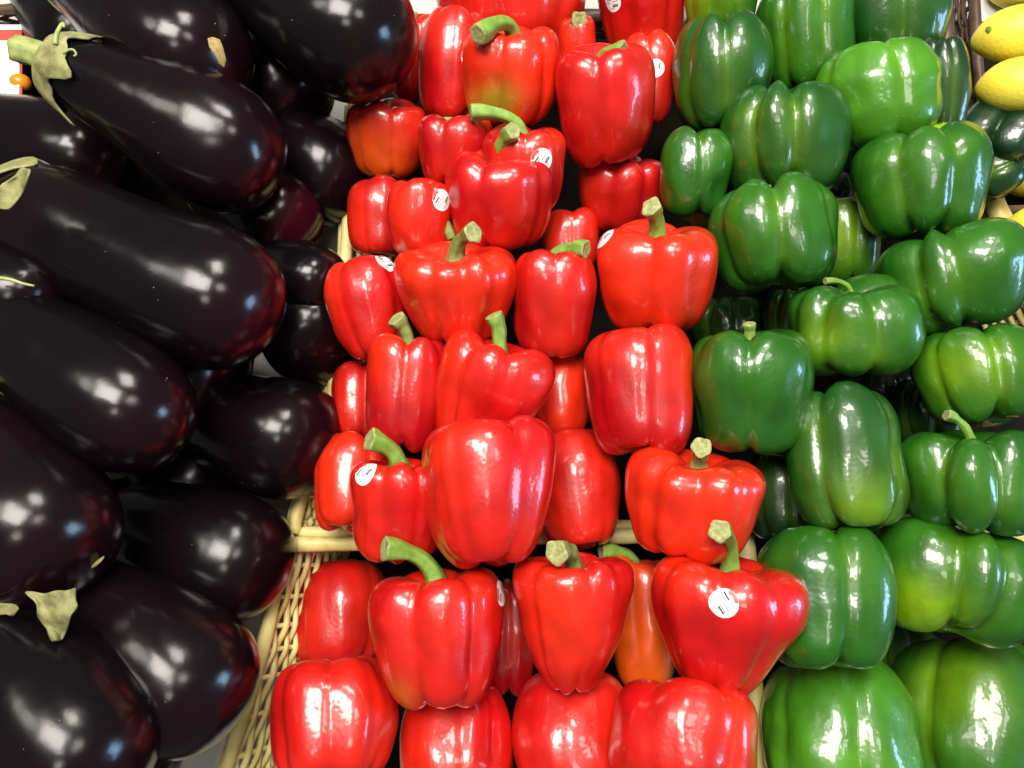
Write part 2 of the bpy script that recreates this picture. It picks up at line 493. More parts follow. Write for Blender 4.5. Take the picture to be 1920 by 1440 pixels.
def sticker(o, px, py, ang, size=1.0):
    me = o.data
    Vw = [o.matrix_world @ v.co for v in me.vertices]
    bvh = BVHTree.FromPolygons(Vw, [tuple(p.vertices) for p in me.polygons])
    org = Vector(CM.translation)
    dr = (Vector(to_world(camp(px, py, 1.0))[0]) - org).normalized()
    hit, nrm, _, _ = bvh.ray_cast(org, dr)
    if hit is None: return
    nrm = nrm if nrm.dot(dr) < 0 else -nrm
    up = Vector(CM.to_3x3() @ Vector((0, 1, 0)))
    up = (up - nrm * up.dot(nrm)).normalized(); ri = up.cross(nrm).normalized()
    a = math.radians(ang)
    U = ri * math.cos(a) + up * math.sin(a); Vv = -ri * math.sin(a) + up * math.cos(a)
    inv = o.matrix_world.inverted()
    def proj(u, v, off):
        p = hit + U * u + Vv * v + nrm * 0.02
        h_, n_, _, _ = bvh.ray_cast(p, -nrm, 0.06)
        if h_ is None: h_, n_ = hit + U * u + Vv * v - nrm * (u * u + v * v) * 14, nrm
        if n_.dot(nrm) < 0: n_ = -n_
        return inv @ (h_ + n_ * off)
    R = 0.0078 * size
    def patch(name, poly_uv, mat, parent, off):
        """poly_uv(i,j) grid -> conforming patch"""
        vs, fs = [], []
        n, m_ = len(poly_uv), len(poly_uv[0])
        for row in poly_uv:
            for (u, v) in row: vs.append(proj(u, v, off))
        for i in range(n - 1):
            for j in range(m_ - 1):
                fs.append((i * m_ + j, i * m_ + j + 1, (i + 1) * m_ + j + 1, (i + 1) * m_ + j))
        return mesh_obj(name, vs, fs, mat, parent)
    grid = []
    for r_ in np.linspace(0.001, 1, 7):
        grid.append([(R * r_ * math.cos(t), R * r_ * math.sin(t)) for t in np.linspace(0, 2 * math.pi, 37)])
    s = patch('sticker', grid, M_STICK, o, 0.00035)
    def strip(u0, u1, v0, v1, n=6):
        return [[(R * (u0 + (u1 - u0) * k / n), R * v) for k in range(n + 1)] for v in (v0, v1)]
    bars = [(-.62, .05, .38, .50), (-.70, -.02, .20, .25), (-.05, .72, .02, .06), (-.02, .62, -.30, -.25), (-.02, .60, -.48, -.36), (-.85, -.1, -.05, -.02)]
    for b in bars: patch('printed_bar', strip(*b), M_INK, s, 0.00055)
    for k in range(4):
        patch('printed_letter', strip(-.55 + k * .19, -.42 + k * .19, -.66 - .03 * (k % 2), -.50), M_GREYINK, s, 0.00055)
    top = [[(R * rr * math.cos(t), R * rr * math.sin(t)) for t in np.linspace(math.radians(58), math.radians(122), 9)] for rr in (0.72, 0.86, 0.985)]
    patch('printed_logo', top, M_REDINK, s, 0.00055)

THINGS = []
RD = lin((196, 14, 16)); RO = lin((226, 44, 16)); RB = lin((176, 10, 18)); ORG = lin((225, 95, 14)); OLV = lin((150, 120, 20))
GD = lin((25, 76, 20)); GM = lin((35, 94, 18)); GL = lin((64, 128, 24)); LIME = lin((128, 170, 14)); GDD = lin((14, 50, 24)); BRN = lin((70, 40, 20))
def R(label, *a, col=RD, col2=None, **k):
    THINGS.append(pepper('red_bell_pepper', M_RED, label, *a, col=col, col2=RO if col2 is None else col2, group='red bell peppers in the wicker baskets', **k))
def G(label, *a, col=GM, col2=None, **k):
    k['gd'] = k.get('gd', .09) * 1.3
    k.setdefault('crisp', .11); k.setdefault('dent', 1.5)
    if 'stem' not in k:
        k.setdefault('dome', .20); k['tilt'] = k.get('tilt', 6) - 9
    else:
        k.setdefault('dome', .06)
    THINGS.append(pepper('green_bell_pepper', M_GREEN, label, *a, col=col, col2=LIME if col2 is None else col2, group='green bell peppers in the wicker baskets', **k))

#   label, cx, cy, w, h, layer
R('large red pepper cut off by the top edge, middle of the back', 962, -30, 292, 280, 1, tilt=-8, g=(-.22, .75), gd=.10)
R('red pepper with a round sticker in the top row beside the green ones', 1204, 10, 172, 200, 1, g=(-.3, .6), st=[(1148, 4, -10, .9)])
R('narrow strip of red pepper squeezed beside the topmost glossy eggplant', 778, 112, 105, 165, 1, g=(.2,), col=RB)
R('tall red pepper leaning right, left of the olive-tinged pepper', 852, 120, 138, 200, 2, rot=4, tilt=-8, g=(.55, -.75), st=[(881, 108, 70, .9)], taper=.95, gd=.07, dome=0.2)
R('small red pepper peeking with a stub stem under the top row', 1082, 95, 72, 120, 2, g=(-.1,), stem=(1086, 38, 13, 1.2), gd=.05, taper=1)
R('red pepper half hidden behind the tall top right red pepper', 1214, 145, 108, 165, 2, g=(.0,), col=RB, st=[(1229, 128, 80, .8)], tilt=-8, dome=0.2)
R('red pepper with an olive green flush and stem pointing to upper left', 957, 145, 180, 188, 3, rot=3, tilt=8, g=(-.28, .7), stem=(896, 64, 15, 3.4), col=RO, col2=OLV,
  spot=[(-.2, -.35, .38, 1.0), (-.75, -.6, .45, .7)], taper=.9)
R('tall red pepper standing right of the olive-tinged one, thick shoulders', 1136, 197, 184, 224, 4, rot=-2, tilt=10, g=(-.12, .82), stem=(1168, 97, 15, 1.2), taper=.82, gd=.08)
R('orange-bottomed red pepper in the shadow of the eggplants', 725, 258, 150, 146, 2, tilt=8, g=(.15, -.8), col=RD, col2=ORG, spot=[(-.2, -.8, .9, .7)])
R('shaded red pepper behind, left of the long pale stem', 855, 283, 142, 140, 2, g=(-.35,), col=RB, stem=(806, 246, 10, .5))
R('red pepper with long bent green stem ending in a cut', 982, 315, 158, 165, 3, tilt=6, g=(.1, .75), stem=(884, 212, 13, 1.2), st=[(1016, 300, 62, .95)], col=RB)
R('glossy red pepper with upright stem showing its round cut end', 937, 372, 202, 196, 6, tilt=12, g=(-.35, .86), stem=(962, 245, 14, 2.2), taper=.84, gd=.095)
R('darker red pepper at the wicker corner, left of the stickered one', 716, 407, 128, 154, 3, tilt=-10, g=(.85,), gd=.05, col=RB, taper=.9, dome=0.15)
R('red pepper with sticker on its right side, left of the upright stem', 786, 408, 122, 148, 4, tilt=6, g=(-.75, .5), gd=.08, st=[(829, 375, 65, .9)], stem=(846, 446, 9, -.5, 1), taper=.92)
R('red pepper lying right of centre below the tall top one', 1166, 362, 170, 150, 3, free=-.005, rot=6, tilt=10, g=(-.25, .55), gd=.10, stem=(1188, 288, 10, .4), col=RB)
R('small wrinkled red pepper wedged behind two front ones', 1070, 450, 106, 120, 3, free=0.0, g=(.1,), gd=.10, tilt=-8, dome=0.1)
R('broad orange-red pepper with olive stem turned to the right', 854, 548, 230, 198, 7, tilt=14, g=(-.42, .12, .62), stem=(888, 437, 15, 2.4, 1), taper=.62, gd=.085, col=RO)
R('red pepper tapering downward with sticker on top, at the wicker edge', 690, 582, 150, 200, 4, rot=-12, tilt=-10, g=(.75,), taper=.72, gd=.08, st=[(722, 492, 20, .95)], dome=0.22)
R('barrel-shaped red pepper with stem pointing right', 1040, 567, 157, 206, 5, tilt=8, g=(.05, -.85), stem=(1098, 468, 14, 1.6), taper=.96, gd=.06, col=RB)
R('big orange-red pepper with thick stub stem, beside the green ones', 1230, 517, 222, 214, 7, rot=3, tilt=12, g=(-.1, .72), stem=(1220, 388, 16, 1.8), taper=.84, gd=.08, col=RO, st=[(1132, 446, 68, .95)])
R('thin slice of red pepper at the wicker wall, left edge', 672, 752, 100, 150, 3, free=-.01, g=(.2,), col=RB, tilt=-10, dome=0.2)
R('red pepper with vertical shiny ridges, left of the heap', 765, 740, 158, 222, 5, rot=3, tilt=4, g=(-.05, .8), gd=.10, stem=(744, 597, 15, .8, 1), taper=.9, col=RB)
R('slanting red pepper with tall curved green stem', 917, 745, 215, 225, 8, rot=18, tilt=10, g=(.25, -.6), stem=(926, 592, 15, .6), taper=.70, gd=.10,
  prof=[(0, 1.0, 1.0), (.6, 1.0, 1.0), (.85, 1.0, 1.08), (1, 1, 1.05)])
R('bright red pepper half hidden behind the slanting one', 1048, 742, 116, 160, 4, free=-.02, tilt=-8, g=(-.55,), taper=.95, gd=.06, col=RO, dome=0.06)
R('waisted red pepper with no stem showing, beside the lone green one', 1198, 731, 206, 244, 6, rot=-2, tilt=-12, g=(.28, -.75), taper=.84, gd=.07, prof=[(0, 1, 1), (.3, .97, .95), (.55, .94, .92), (.8, 1, 1.02), (1, 1, 1)], col=RB, dome=0.06)
R('very large smooth red pepper in the middle of the heap', 920, 923, 258, 280, 11, free=-.085, rot=-3, dent=.6, tilt=-5, g=(.50, -.93), taper=.70, gd=.075, dome=.05,
  prof=[(0, .98, .95), (.35, 1.0, 1.0), (.7, .98, 1.03), (.88, .95, 1.06), (1, .9, 1.02)])
R('red pepper leaning behind the very large one, no stem', 1080, 918, 172, 226, 6, free=-.025, rot=-8, tilt=-12, g=(.78, -.8), taper=.74, gd=.06, col=RB, dome=0.22)
R('red pepper with long curved stem and barcode sticker near the wicker', 750, 955, 188, 200, 7, rot=2, tilt=12, g=(-.4, .4), stem=(694, 824, 18, 1.2), taper=.82, gd=.09, st=[(683, 886, 62, .95)])
R('orange-red pepper squeezed between wicker rim and long-stemmed pepper', 660, 905, 146, 190, 4, rot=8, tilt=-8, g=(.35,), gd=.12, taper=.92, col=RO, col2=ORG, dome=0.2)
R('wide orange-red pepper with pale stub, above the horizontal rim', 1294, 945, 256, 214, 7, rot=10, tilt=14, g=(-.62, .05, .72), gd=.09, stem=(1316, 838, 16, 1.4, 1), taper=.80, col=RO)
R('red pepper in the front basket corner under the wicker rim', 640, 1155, 184, 205, 6, tilt=-10, g=(-.85, .65), gd=.06, taper=.96, dome=0.16)
R('front red pepper with long bent green stem and lobed base', 820, 1193, 256, 256, 9, rot=-1, tilt=10, g=(-.40, .62), stem=(722, 1030, 19, 1.2), taper=.80, gd=.10, st=[(940, 1112, 82, .95)], col2=OLV, spot=[(-.65, -.75, .3, .45)])
R('tapering red pepper with cut stem bent over its shoulder', 1072, 1163, 230, 264, 9, rot=2, tilt=12, g=(.30, .78, -.7), stem=(1042, 1036, 18, 2.6, 1), taper=.44, gd=.07)
R('orange pepper hidden behind the stickered heart-shaped one', 1204, 1165, 128, 244, 5, free=-.01, rot=-4, g=(-.2,), col=ORG, col2=RO, stem=(1128, 1032, 14, .5), gd=.05)
R('dark red pepper deep in the gap of the front basket', 950, 1195, 120, 210, 4, free=0.0, g=(.2,), col=RB)
R('heart-shaped red pepper with white round sticker and upright stem', 1360, 1168, 288, 262, 10, rot=6, tilt=12, g=(-.12, .66, -.85), gd=.075, stem=(1351, 996, 16, 3.2), lump=.3,
  prof=[(0, .95, .86), (.3, 1.0, .94), (.6, 1.0, 1.02), (.85, .97, .98), (1, .95, .95)], taper=.56, st=[(1357, 1131, -52, 1.0)])
R('red pepper lowest at the wicker wall, notched top', 627, 1352, 238, 232, 7, tilt=-8, g=(-.05, .8, -.85), gd=.12, taper=.88, dome=0.1)
R('red pepper with creased shine on the bottom edge, second from the wicker', 856, 1397, 214, 220, 6, free=-.03, tilt=-12, g=(.1, .7), gd=.07, taper=.9, dome=0.1)
R('red pepper below the tapering one on the bottom edge', 1073, 1380, 228, 230, 6, free=-.03, tilt=-12, g=(-.2, .5), gd=.05, taper=.9, dome=0.12)
R('red pepper with side lobe on the bottom edge beside the pale rim', 1280, 1393, 276, 226, 8, tilt=-12, g=(.66, -.45), gd=.10, taper=.92, dome=0.08)

G('lime-tinged green pepper cut off at the top beside the red ones', 1352, -2, 135, 120, 1, g=(.55,), col=GM, col2=LIME, spot=[(-.4, 0, .8, .6)])
G('tall green pepper at the top with a bluish shine', 1506, 62, 182, 200, 2, rot=-2, tilt=4, g=(-.4, .45), gd=.09, col=GM)
G('dark green pepper at the top corner next to the brown rim', 1674, 25, 196, 190, 2, g=(.2, -.8), gd=.11, col=GD)
G('dull dark green pepper, first beside the top red ones', 1354, 140, 184, 214, 3, rot=-1, tilt=6, g=(.05, -.75), gd=.10, lump=1.5, col=GD, taper=.86)
G('light green smooth pepper with several bumps on top', 1644, 182, 222, 204, 5, rot=-6, tilt=4, g=(-.72, .45), gd=.08, lump=1.6, col=GL, col2=LIME, taper=.86)
G('very dark wrinkled green pepper behind the light green one', 1764, 165, 100, 190, 3, g=(-.2, .5), gd=.07, col=GDD)
G('dark knobbly green pepper pointing at the lemons', 1864, 256, 150, 140, 4, free=-.035, rot=-150, tilt=42, g=(.1,), gd=.2, col=GDD, taper=.75)
G('dark tip of a green pepper just under the lemons', 1872, 326, 92, 80, 3, free=-.03, rot=-110, tilt=20, g=(.2,), gd=.12, col=GDD, taper=.7)
G('large dark green pepper with deep central crease', 1470, 261, 234, 208, 6, tilt=4, g=(-.55, .18), gd=.14, col=GD, taper=.84)
G('green pepper half hidden behind the deeply creased one', 1306, 322, 138, 166, 3, g=(.18,), gd=.12, col=GM)
G('green pepper with three even lobes and bluish sheen', 1726, 348, 240, 214, 6, rot=-2, tilt=0, g=(-.33, .50), gd=.13, col=GM, taper=.82)
G('yellow-green tip behind the three-lobed pepper', 1755, 262, 80, 60, 3, col=LIME, col2=GL, g=(.2,))
G('green pepper with square shoulders and long split highlights', 1450, 441, 236, 216, 7, rot=-6, tilt=2, g=(.12, -.8, .95), gd=.12, col=GM, taper=.86)
G('lime green tip wedged beside the stub-stemmed red pepper', 1325, 394, 105, 85, 2, free=-.005, rot=40, col=LIME, col2=GL, g=(.3,))
G('half lime half dark green pepper in the gap', 1590, 450, 112, 170, 3, free=-.005, g=(.3,), col=GM, col2=LIME, spot=[(-.5, .2, .8, 1.0)])
G('green pepper beside the pale rim, three lobes slanting right', 1790, 523, 262, 196, 7, rot=-12, tilt=4, g=(-.42, .10), gd=.13, col=GM, taper=.86)
G('bright green pepper with tiny curled stem in its notch', 1602, 610, 240, 194, 8, rot=-2, tilt=8, g=(-.45, .33, -.9), gd=.13, col=GM, stem=(1549, 527, 6, .6), taper=.88, spot=[(-.35, .0, .35, .5)])
G('squat green pepper with short upright stem touching the red heap', 1406, 733, 228, 234, 10, tilt=8, g=(-.02, .92, -.9), gd=.07, col=GM * .85, stem=(1405, 608, 11, .3), taper=.92, col2=GL)
G('long green pepper with a pointed lower corner', 1582, 856, 212, 280, 9, rot=-5, tilt=0, g=(-.42,), gd=.09, col=GD, taper=.82, spot=[(.3, -.75, .5, .5)], prof=[(0, 1, 1.15), (.3, 1.02, 1.1), (.6, .97, 1), (1, 1, 1)])
G('bright green pepper at the edge with a slanted crease', 1836, 708, 230, 194, 7, rot=-8, tilt=2, g=(-.66, .35), gd=.11, col=GM, spot=[(-.2, .1, .5, .6)])
G('green pepper with curled dry stem and even lobes', 1812, 900, 246, 196, 8, tilt=8, g=(-.42, .42), gd=.14, col=GM, stem=(1775, 778, 9, .2), taper=.88)
G('big green pepper behind the heart-shaped red one', 1545, 1115, 250, 272, 7, rot=-3, tilt=2, g=(.38,), gd=.10, col=GM, taper=.84, lump=1.6)
G('crinkled green pepper with yellow-green lower lobe', 1785, 1087, 282, 218, 6, rot=4, tilt=2, g=(.06, .68), gd=.12, col=GM, lump=1.6, spot=[(-.35, -.65, .45, .95)], taper=.86)
G('light green pepper on the bottom edge with a white crease shine', 1572, 1368, 282, 280, 6, rot=-4, tilt=-2, g=(.25, -.72), gd=.09, lump=1.5, col=GL, col2=LIME, taper=1.0)
G('large smooth green pepper in the bottom corner', 1815, 1345, 296, 310, 5, tilt=0, g=(-.55,), gd=.08, lump=1.5, col=GM, spot=[(-.1, .2, .5, .5)], taper=.9)
# half-seen ones in the gaps between the others
for (lab, x, y, w_, h_, c_) in [
    ('dark green pepper glimpsed below the deeply creased one', 1590, 375, 120, 110, GD),
    ('dark green pepper in the gap left of the curled-stem one', 1365, 610, 140, 110, GD),
    ('green pepper edge left of the bright curled-stem pepper', 1482, 600, 100, 120, GM),
    ('dark green pepper under the bright curled-stem pepper', 1660, 725, 160, 140, GDD),
    ('dark green pepper deep under the squat short-stemmed one', 1470, 930, 150, 170, GDD),
    ('dark green pepper in the gap above the bottom corner', 1700, 1230, 120, 110, GD),
    ('green pepper behind the slanted-crease one at the edge', 1740, 770, 130, 130, GD),
    ('green pepper edge above the crinkled one', 1655, 1010, 110, 90, GM)]:
    G(lab, x, y, w_, h_, 0, g=(.2, -.6), col=c_, gd=.12)

# ------------------------------------------------------------------ eggplants
EPROF = [(0.0, 0.34), (0.02, 0.46), (0.08, 0.58), (0.22, 0.70), (0.40, 0.84), (0.58, 0.96), (0.70, 1.0), (0.81, 0.955), (0.89, 0.83), (0.95, 0.62), (0.985, 0.35), (0.997, 0.15), (1.0, 0.0)]
EN = [0]
def E(label, S, B, r, z, tilt=12, neck=1.0, calyx=None, col2=None, scar=None, stem=None, bend=0.0, free=None):
    EN[0] += 1
    seed = zlib.crc32(label.encode()) % 100000
    THINGS.append(dict(z=z, n=1000 + EN[0], f=lambda: _eggplant(label, S, B, r, tilt, neck, calyx, col2, scar, stem, bend, seed, free)))
def _eggplant(label, S, B, r, tilt, neck, calyx, col2, scar, stem, bend, seed, free):
    rng = np.random.default_rng(seed)
    dx, dy = B[0] - S[0], B[1] - S[1]
    ln = math.hypot(dx, dy) / math.cos(math.radians(tilt))
    px, py = (S[0] + B[0]) / 2, (S[1] + B[1]) / 2
    rot = math.degrees(math.atan2(dx, -dy))
    M = frame(px, py, rot, tilt)             # local Z runs from stem end to blossom end
    ns, nt_ = 60, 64
    pr = smooth_curve(EPROF, ns)
    t, rr = pr[:, 0].clip(0, 1), pr[:, 1].clip(0)
    rr = rr * (neck + (1 - neck) * sstep(0.0, 0.7, t))
    th = np.linspace(0, 2 * np.pi, nt_, endpoint=False)
    X = np.outer(rr, np.sin(th)) * r; Y = -np.outer(rr, np.cos(th)) * r
    Zt = np.repeat(((t - 0.5) * ln)[:, None], nt_, 1)
    X = X + (bend * r * np.sin(np.pi * t))[:, None]
    P = np.stack([X, Y, Zt], -1).reshape(-1, 3)
    Q = P / (2 * r)
    w1, w2 = Wob(seed, 7, 0.35, 0.8), Wob(seed + 1, 7, 1.0, 2.2)
    rad = np.stack([np.tile(np.sin(th), ns), np.tile(-np.cos(th), ns), np.zeros(ns * nt_)], -1)
    edge = np.repeat(np.clip(rr / 0.4, 0, 1), nt_)
    P = P + rad * (r * (0.042 * w1(Q) + 0.013 * w2(Q)) * edge)[:, None]
    F = []
    for a in range(ns - 1):
        for j in range(nt_):
            j2 = (j + 1) % nt_
            F.append((a * nt_ + j, a * nt_ + j2, (a + 1) * nt_ + j2, (a + 1) * nt_ + j))
    F.append(tuple(range(nt_ - 1, -1, -1)))
    c, s, d = place(P, M, px, py, free, 0.8, 0.10)
    dl = ln * s * math.sin(math.radians(tilt)) / 2          # both ends exactly where the photo has them
    A, Bc = camp(S[0], S[1], d + dl), camp(B[0], B[1], d - dl)
    az = Bc - A; kz = np.linalg.norm(az) / (ln * s); az /= np.linalg.norm(az)
    fr = -(A + Bc) / 2; fr /= np.linalg.norm(fr); fr -= az * fr.dot(az); fr /= np.linalg.norm(fr)
    M = np.stack([np.cross(-fr, az), -fr, az]); c = (A + Bc) / 2
    P[:, 2] *= kz; ln *= kz
    base = lin((10, 8, 10)); tipc = lin(col2 or (28, 9, 16))
    f = np.clip(0.12 + 0.16 * w1(Q) + 0.55 * sstep(0.80, 1.0, np.repeat(t, nt_)), 0, 1)[:, None]
    o = mesh_obj('eggplant', P * s, F, M_EGG, None, True, base * (1 - f) + tipc * f)
    orient(o, c, M)
    tag(o, label, 'eggplant', 'eggplants heaped beside the red peppers')
    # blossom scar
    # calyx: cap of pointed sepals hugging the stem end, then the stem
    if calyx is not False:
        nsep = 5; na = 60
        rings = []
        L0 = ln * s; r0 = r * s
        ph = rng.uniform(0, 6.28)
        amp = (calyx or 1.0)
        nr = 9
        for k in range(nr):
            u = k / (nr - 1)
            row = []
            for j in range(na):
                a = 2 * np.pi * j / na
                tooth = (0.5 + 0.5 * math.cos(nsep * a + ph)) ** 1.6
                reach = amp * (0.060 + 0.055 * tooth * (0.8 + 0.5 * math.sin(a * 2 + ph)) + 0.008 * math.sin(11 * a))
                tt = -0.018 + u * (reach + 0.018)
                rad_ = np.interp(max(tt, 0), t, rr) * r0 * 1.04 + 0.0012 + 0.0011 * math.sin(7 * a + ph) * u + 0.0010 * u ** 3 * tooth
                if tt < 0.0: rad_ = r0 * 0.16 + (np.interp(0, t, rr) * r0 * 1.04 - r0 * 0.16) * (1 + tt / 0.018)
                row.append((rad_ * math.sin(a), -rad_ * math.cos(a), (tt - 0.5) * L0))
            rings += row
        CF = [(k * na + j, k * na + (j + 1) % na, (k + 1) * na + (j + 1) % na, (k + 1) * na + j) for k in range(nr - 1) for j in range(na)]
        rings = np.array(rings); rings[:, 0] += bend * r0 * 0.05
        co = mesh_obj('calyx', rings, CF, M_CALYX, o)
        sm = co.modifiers.new('thickness', 'SOLIDIFY'); sm.thickness = 0.0012; sm.offset = 1
        sl = (stem or 0.55) * r0
        tk = np.linspace(0, 1, 12)
        bx, by = rng.uniform(-.3, .3), rng.uniform(-.3, .3)
        path = np.stack([bx * sl * tk ** 2, by * sl * tk ** 2, -0.5 * L0 - 0.012 * L0 - sl * tk * 1.6 + 0.004], -1)
        V2, F2 = tube(path, r0 * (0.175 + 0.10 * np.exp(-tk / .2) + .03 * tk), 16, True, 5, 0.12)
        mesh_obj('stem', V2, F2, M_ESTEM, o)
    if scar:
        scar_patch(o, *scar)
    return o
def scar_patch(o, pts, name='corky_scar', mat=None):
    """a dry corky patch lying in the skin, outline in photo pixels"""
    me = o.data
    Vw = [o.matrix_world @ v.co for v in me.vertices]
    bvh = BVHTree.FromPolygons(Vw, [tuple(p.vertices) for p in me.polygons])
    org = Vector(CM.translation); inv = o.matrix_world.inverted()
    cen = np.mean(np.array(pts), 0)
    vs = []
    for k in (0.0, 0.5, 1.0):
        for p in pts:
            q = cen + (np.array(p) - cen) * max(k, 0.02)
            dr = (Vector(to_world(camp(q[0], q[1], 1.0))[0]) - org).normalized()
            h_, n_, _, _ = bvh.ray_cast(org, dr)
            if h_ is None: return
            if n_.dot(dr) > 0: n_ = -n_
            vs.append(inv @ (h_ + n_ * (0.0007 - 0.0006 * (k > .9))))
    n = len(pts)
    F = [(a * n + j, a * n + (j + 1) % n, (a + 1) * n + (j + 1) % n, (a + 1) * n + j) for a in range(2) for j in range(n)]
    mesh_obj(name, vs, F, mat or M_SCAR, o)

E('dark eggplant at the very top left behind the scarred one', (52, -60), (215, 130), 100, 1, col2=(26, 14, 18))
E('eggplant top left with a yellowish corky scar on its end', (120, -75), (432, 160), 122, 3, tilt=18, scar=([(389, 72), (398, 69), (412, 74), (418, 88), (424, 112), (420, 126), (410, 118), (402, 100), (392, 88)],))
E('dark eggplant wedged at the top edge between two bigger ones', (330, -60), (515, 85), 74, 1)
E('eggplant at the top edge whose end overhangs the red peppers', (400, -110), (748, 122), 122, 5, tilt=16, col2=(22, 14, 16))
E('eggplant end with small square highlight, under the overhanging one', (385, 60), (588, 205), 96, 2, tilt=24, free=-.005)
E('eggplant touching the red peppers, just above the wicker corner', (450, 215), (668, 375), 96, 2, tilt=20, col2=(30, 12, 20), free=.008)
E('long glossy eggplant with dry green calyx and stem, on top of the heap', (92, 112), (520, 342), 118, 6, tilt=-6, neck=.90, calyx=1.8, stem=.36, bend=-.06)
E('eggplant at the left edge tucked under the long glossy one', (-120, 215), (240, 330), 100, 3, tilt=6)
E('purple eggplant end poking out between two long ones', (380, 330), (584, 442), 92, 3, tilt=15, col2=(84, 16, 38), free=-.004)
E('broad eggplant lying across the heap below the long glossy one', (8, 375), (512, 615), 134, 7, tilt=6, neck=1.18, calyx=1.1)
E('dark eggplant deep in the gap beside the wicker rim', (450, 470), (632, 545), 70, 1, tilt=32)
E('eggplant standing end out beside the wicker, round white highlight', (525, 545), (622, 670), 98, 3, tilt=45, free=.01)
E('eggplant sliver at the left edge below the broad one', (-140, 440), (110, 600), 100, 2)
E('eggplant with two square highlights resting on the wicker rim', (330, 760), (624, 848), 112, 5, neck=1.15, tilt=18, free=-.01)
E('eggplant at the left edge slanting down, blue glint on its end', (-90, 525), (335, 835), 126, 6, tilt=12, neck=1.05)
E('eggplant with speckled highlight next to the rim corner', (200, 960), (528, 1080), 118, 4, neck=1.15, tilt=18, free=-.01)
E('shiny eggplant at the left edge with a large bright reflection', (-90, 770), (140, 1085), 140, 8, tilt=24, neck=1.0)
E('eggplant with torn dry calyx leaning on the front wicker wall', (85, 1075), (445, 1350), 138, 7, tilt=10, neck=1.0, calyx=1.25)
E('eggplant in the bottom left corner with a long white highlight', (-90, 1110), (235, 1500), 150, 7, tilt=14, neck=1.05)
E('dark eggplant filling the gap left of the rim corner', (170, 800), (430, 950), 110, 1)
E('dark eggplant hidden under the broad one and the edge one', (150, 620), (440, 730), 110, 1)
E('eggplant below, between the two bottom left ones', (60, 1280), (330, 1440), 85, 1)

# ------------------------------------------------------------------ baskets (rims first: the vegetables rest against them)
def basket_wall(root, pts, dz, wall=0.070, mat=None, rr=0.0065, strands=13, lean=0.0, outer=True, stake_gap=0.020, seed=1):
    """pts: photo pixels along the rim; dz: rim depth behind the pile plane; the wall runs straight down into the shelf"""
    rng = np.random.default_rng(seed)
    mat = mat or M_WICKER
    P = np.array([at(x, y, dz) for x, y in pts])
    n = 60
    path = smooth_curve(P, n) if len(P) > 2 else P[0] + (P[1] - P[0]) * np.linspace(0, 1, n)[:, None]
    L = np.linalg.norm(np.diff(path, axis=0), axis=1).sum()
    path = path + 0.0004 * np.stack([np.sin(np.linspace(0, L * 60, n) + k) for k in (0, 2, 4)], 1)
    nrm = np.array([lean, -0.22, -1.0]); nrm /= np.linalg.norm(nrm)   # into the shelf
    V, F = tube(path, rr * (1 + 0.06 * np.sin(np.linspace(0, L * 110, n))), 14, True, 3, 0.03, 0.05)
    deposit(V)
    mesh_obj('rim', to_world(V), F, mat, root)
    T = np.gradient(path, axis=0); T /= np.linalg.norm(T, axis=1)[:, None]
    side = np.cross(T, nrm)
    if outer:
        V, F = tube(path + side * rr * 1.55 * outer + nrm * 0.006, rr * 0.8, 10, True, 3, 0.08, 0.1)
        mesh_obj('rim', to_world(V), F, mat, root)
    nst = max(3, int(L / stake_gap))
    m = nst * 6 + 1
    u = np.linspace(0, 1, m)
    idx = u * (n - 1)
    base = np.stack([np.interp(idx, np.arange(n), path[:, k]) for k in range(3)], 1)
    sd = np.stack([np.interp(idx, np.arange(n), side[:, k]) for k in range(3)], 1)
    step = wall / strands
    for k in range(strands):
        r = step * 0.50 * rng.uniform(0.66, 0.92)
        off = np.sin(u * nst * np.pi + (k % 2) * np.pi) * 0.0020
        dd = 0.008 + step * (k + .5) + 0.0009 * np.sin(u * 9 + k) + rng.normal(0, .0003)
        V, F = tube(base + sd * off[:, None] + np.outer(dd if np.ndim(dd) else np.full(m, dd), nrm), r, 7)
        mesh_obj('strand', to_world(V), F, mat, root)
    for k in range(nst):
        q = (k + .5) / nst * (n - 1)
        b0 = np.array([np.interp(q, np.arange(n), path[:, j]) for j in range(3)])
        V, F = tube([b0 + nrm * .004, b0 + nrm * (wall / 2), b0 + nrm * (wall + .006)], 0.0017, 7)
        mesh_obj('stake', to_world(V), F, mat, root)

def basket(label, walls, mat=None, group='wicker baskets on the slanting shelf'):
    root = bpy.data.objects.new('wicker_basket', None); COL.objects.link(root)
    tag(root, label, 'basket', group)
    for k, wdef in enumerate(walls):
        basket_wall(root, mat=mat, seed=k + 3, **wdef)
    return root

basket('pale wicker basket in front holding the red peppers', [
    dict(pts=[(384, 1570), (424, 1440), (478, 1275), (504, 1162), (536, 1030)], dz=.002, outer=1, rr=.0046, lean=.42),
    dict(pts=[(537, 1022), (900, 1010), (1398, 1000)], dz=.006, outer=0, rr=.0052),
    dict(pts=[(1398, 1005), (1412, 1250), (1432, 1560)], dz=.016, outer=0, rr=.0062)])
basket('pale wicker basket behind it holding the upper red peppers', [
    dict(pts=[(548, 1000), (564, 945), (622, 760), (648, 480), (662, 190)], dz=.008, outer=1, rr=.0046, lean=.32),
    dict(pts=[(560, 1000), (900, 990), (1392, 982)], dz=.012, outer=0, rr=.0042)])
basket('pale wicker basket in the front row holding green peppers', [
    dict(pts=[(1408, 972), (1660, 985), (1990, 1010)], dz=.012, outer=0, rr=.0085)])
basket('pale wicker basket whose rim curves beside the lemons', [
    dict(pts=[(1990, 600), (1915, 480), (1862, 372), (1838, 250)], dz=-.004, outer=0, rr=.0078)])
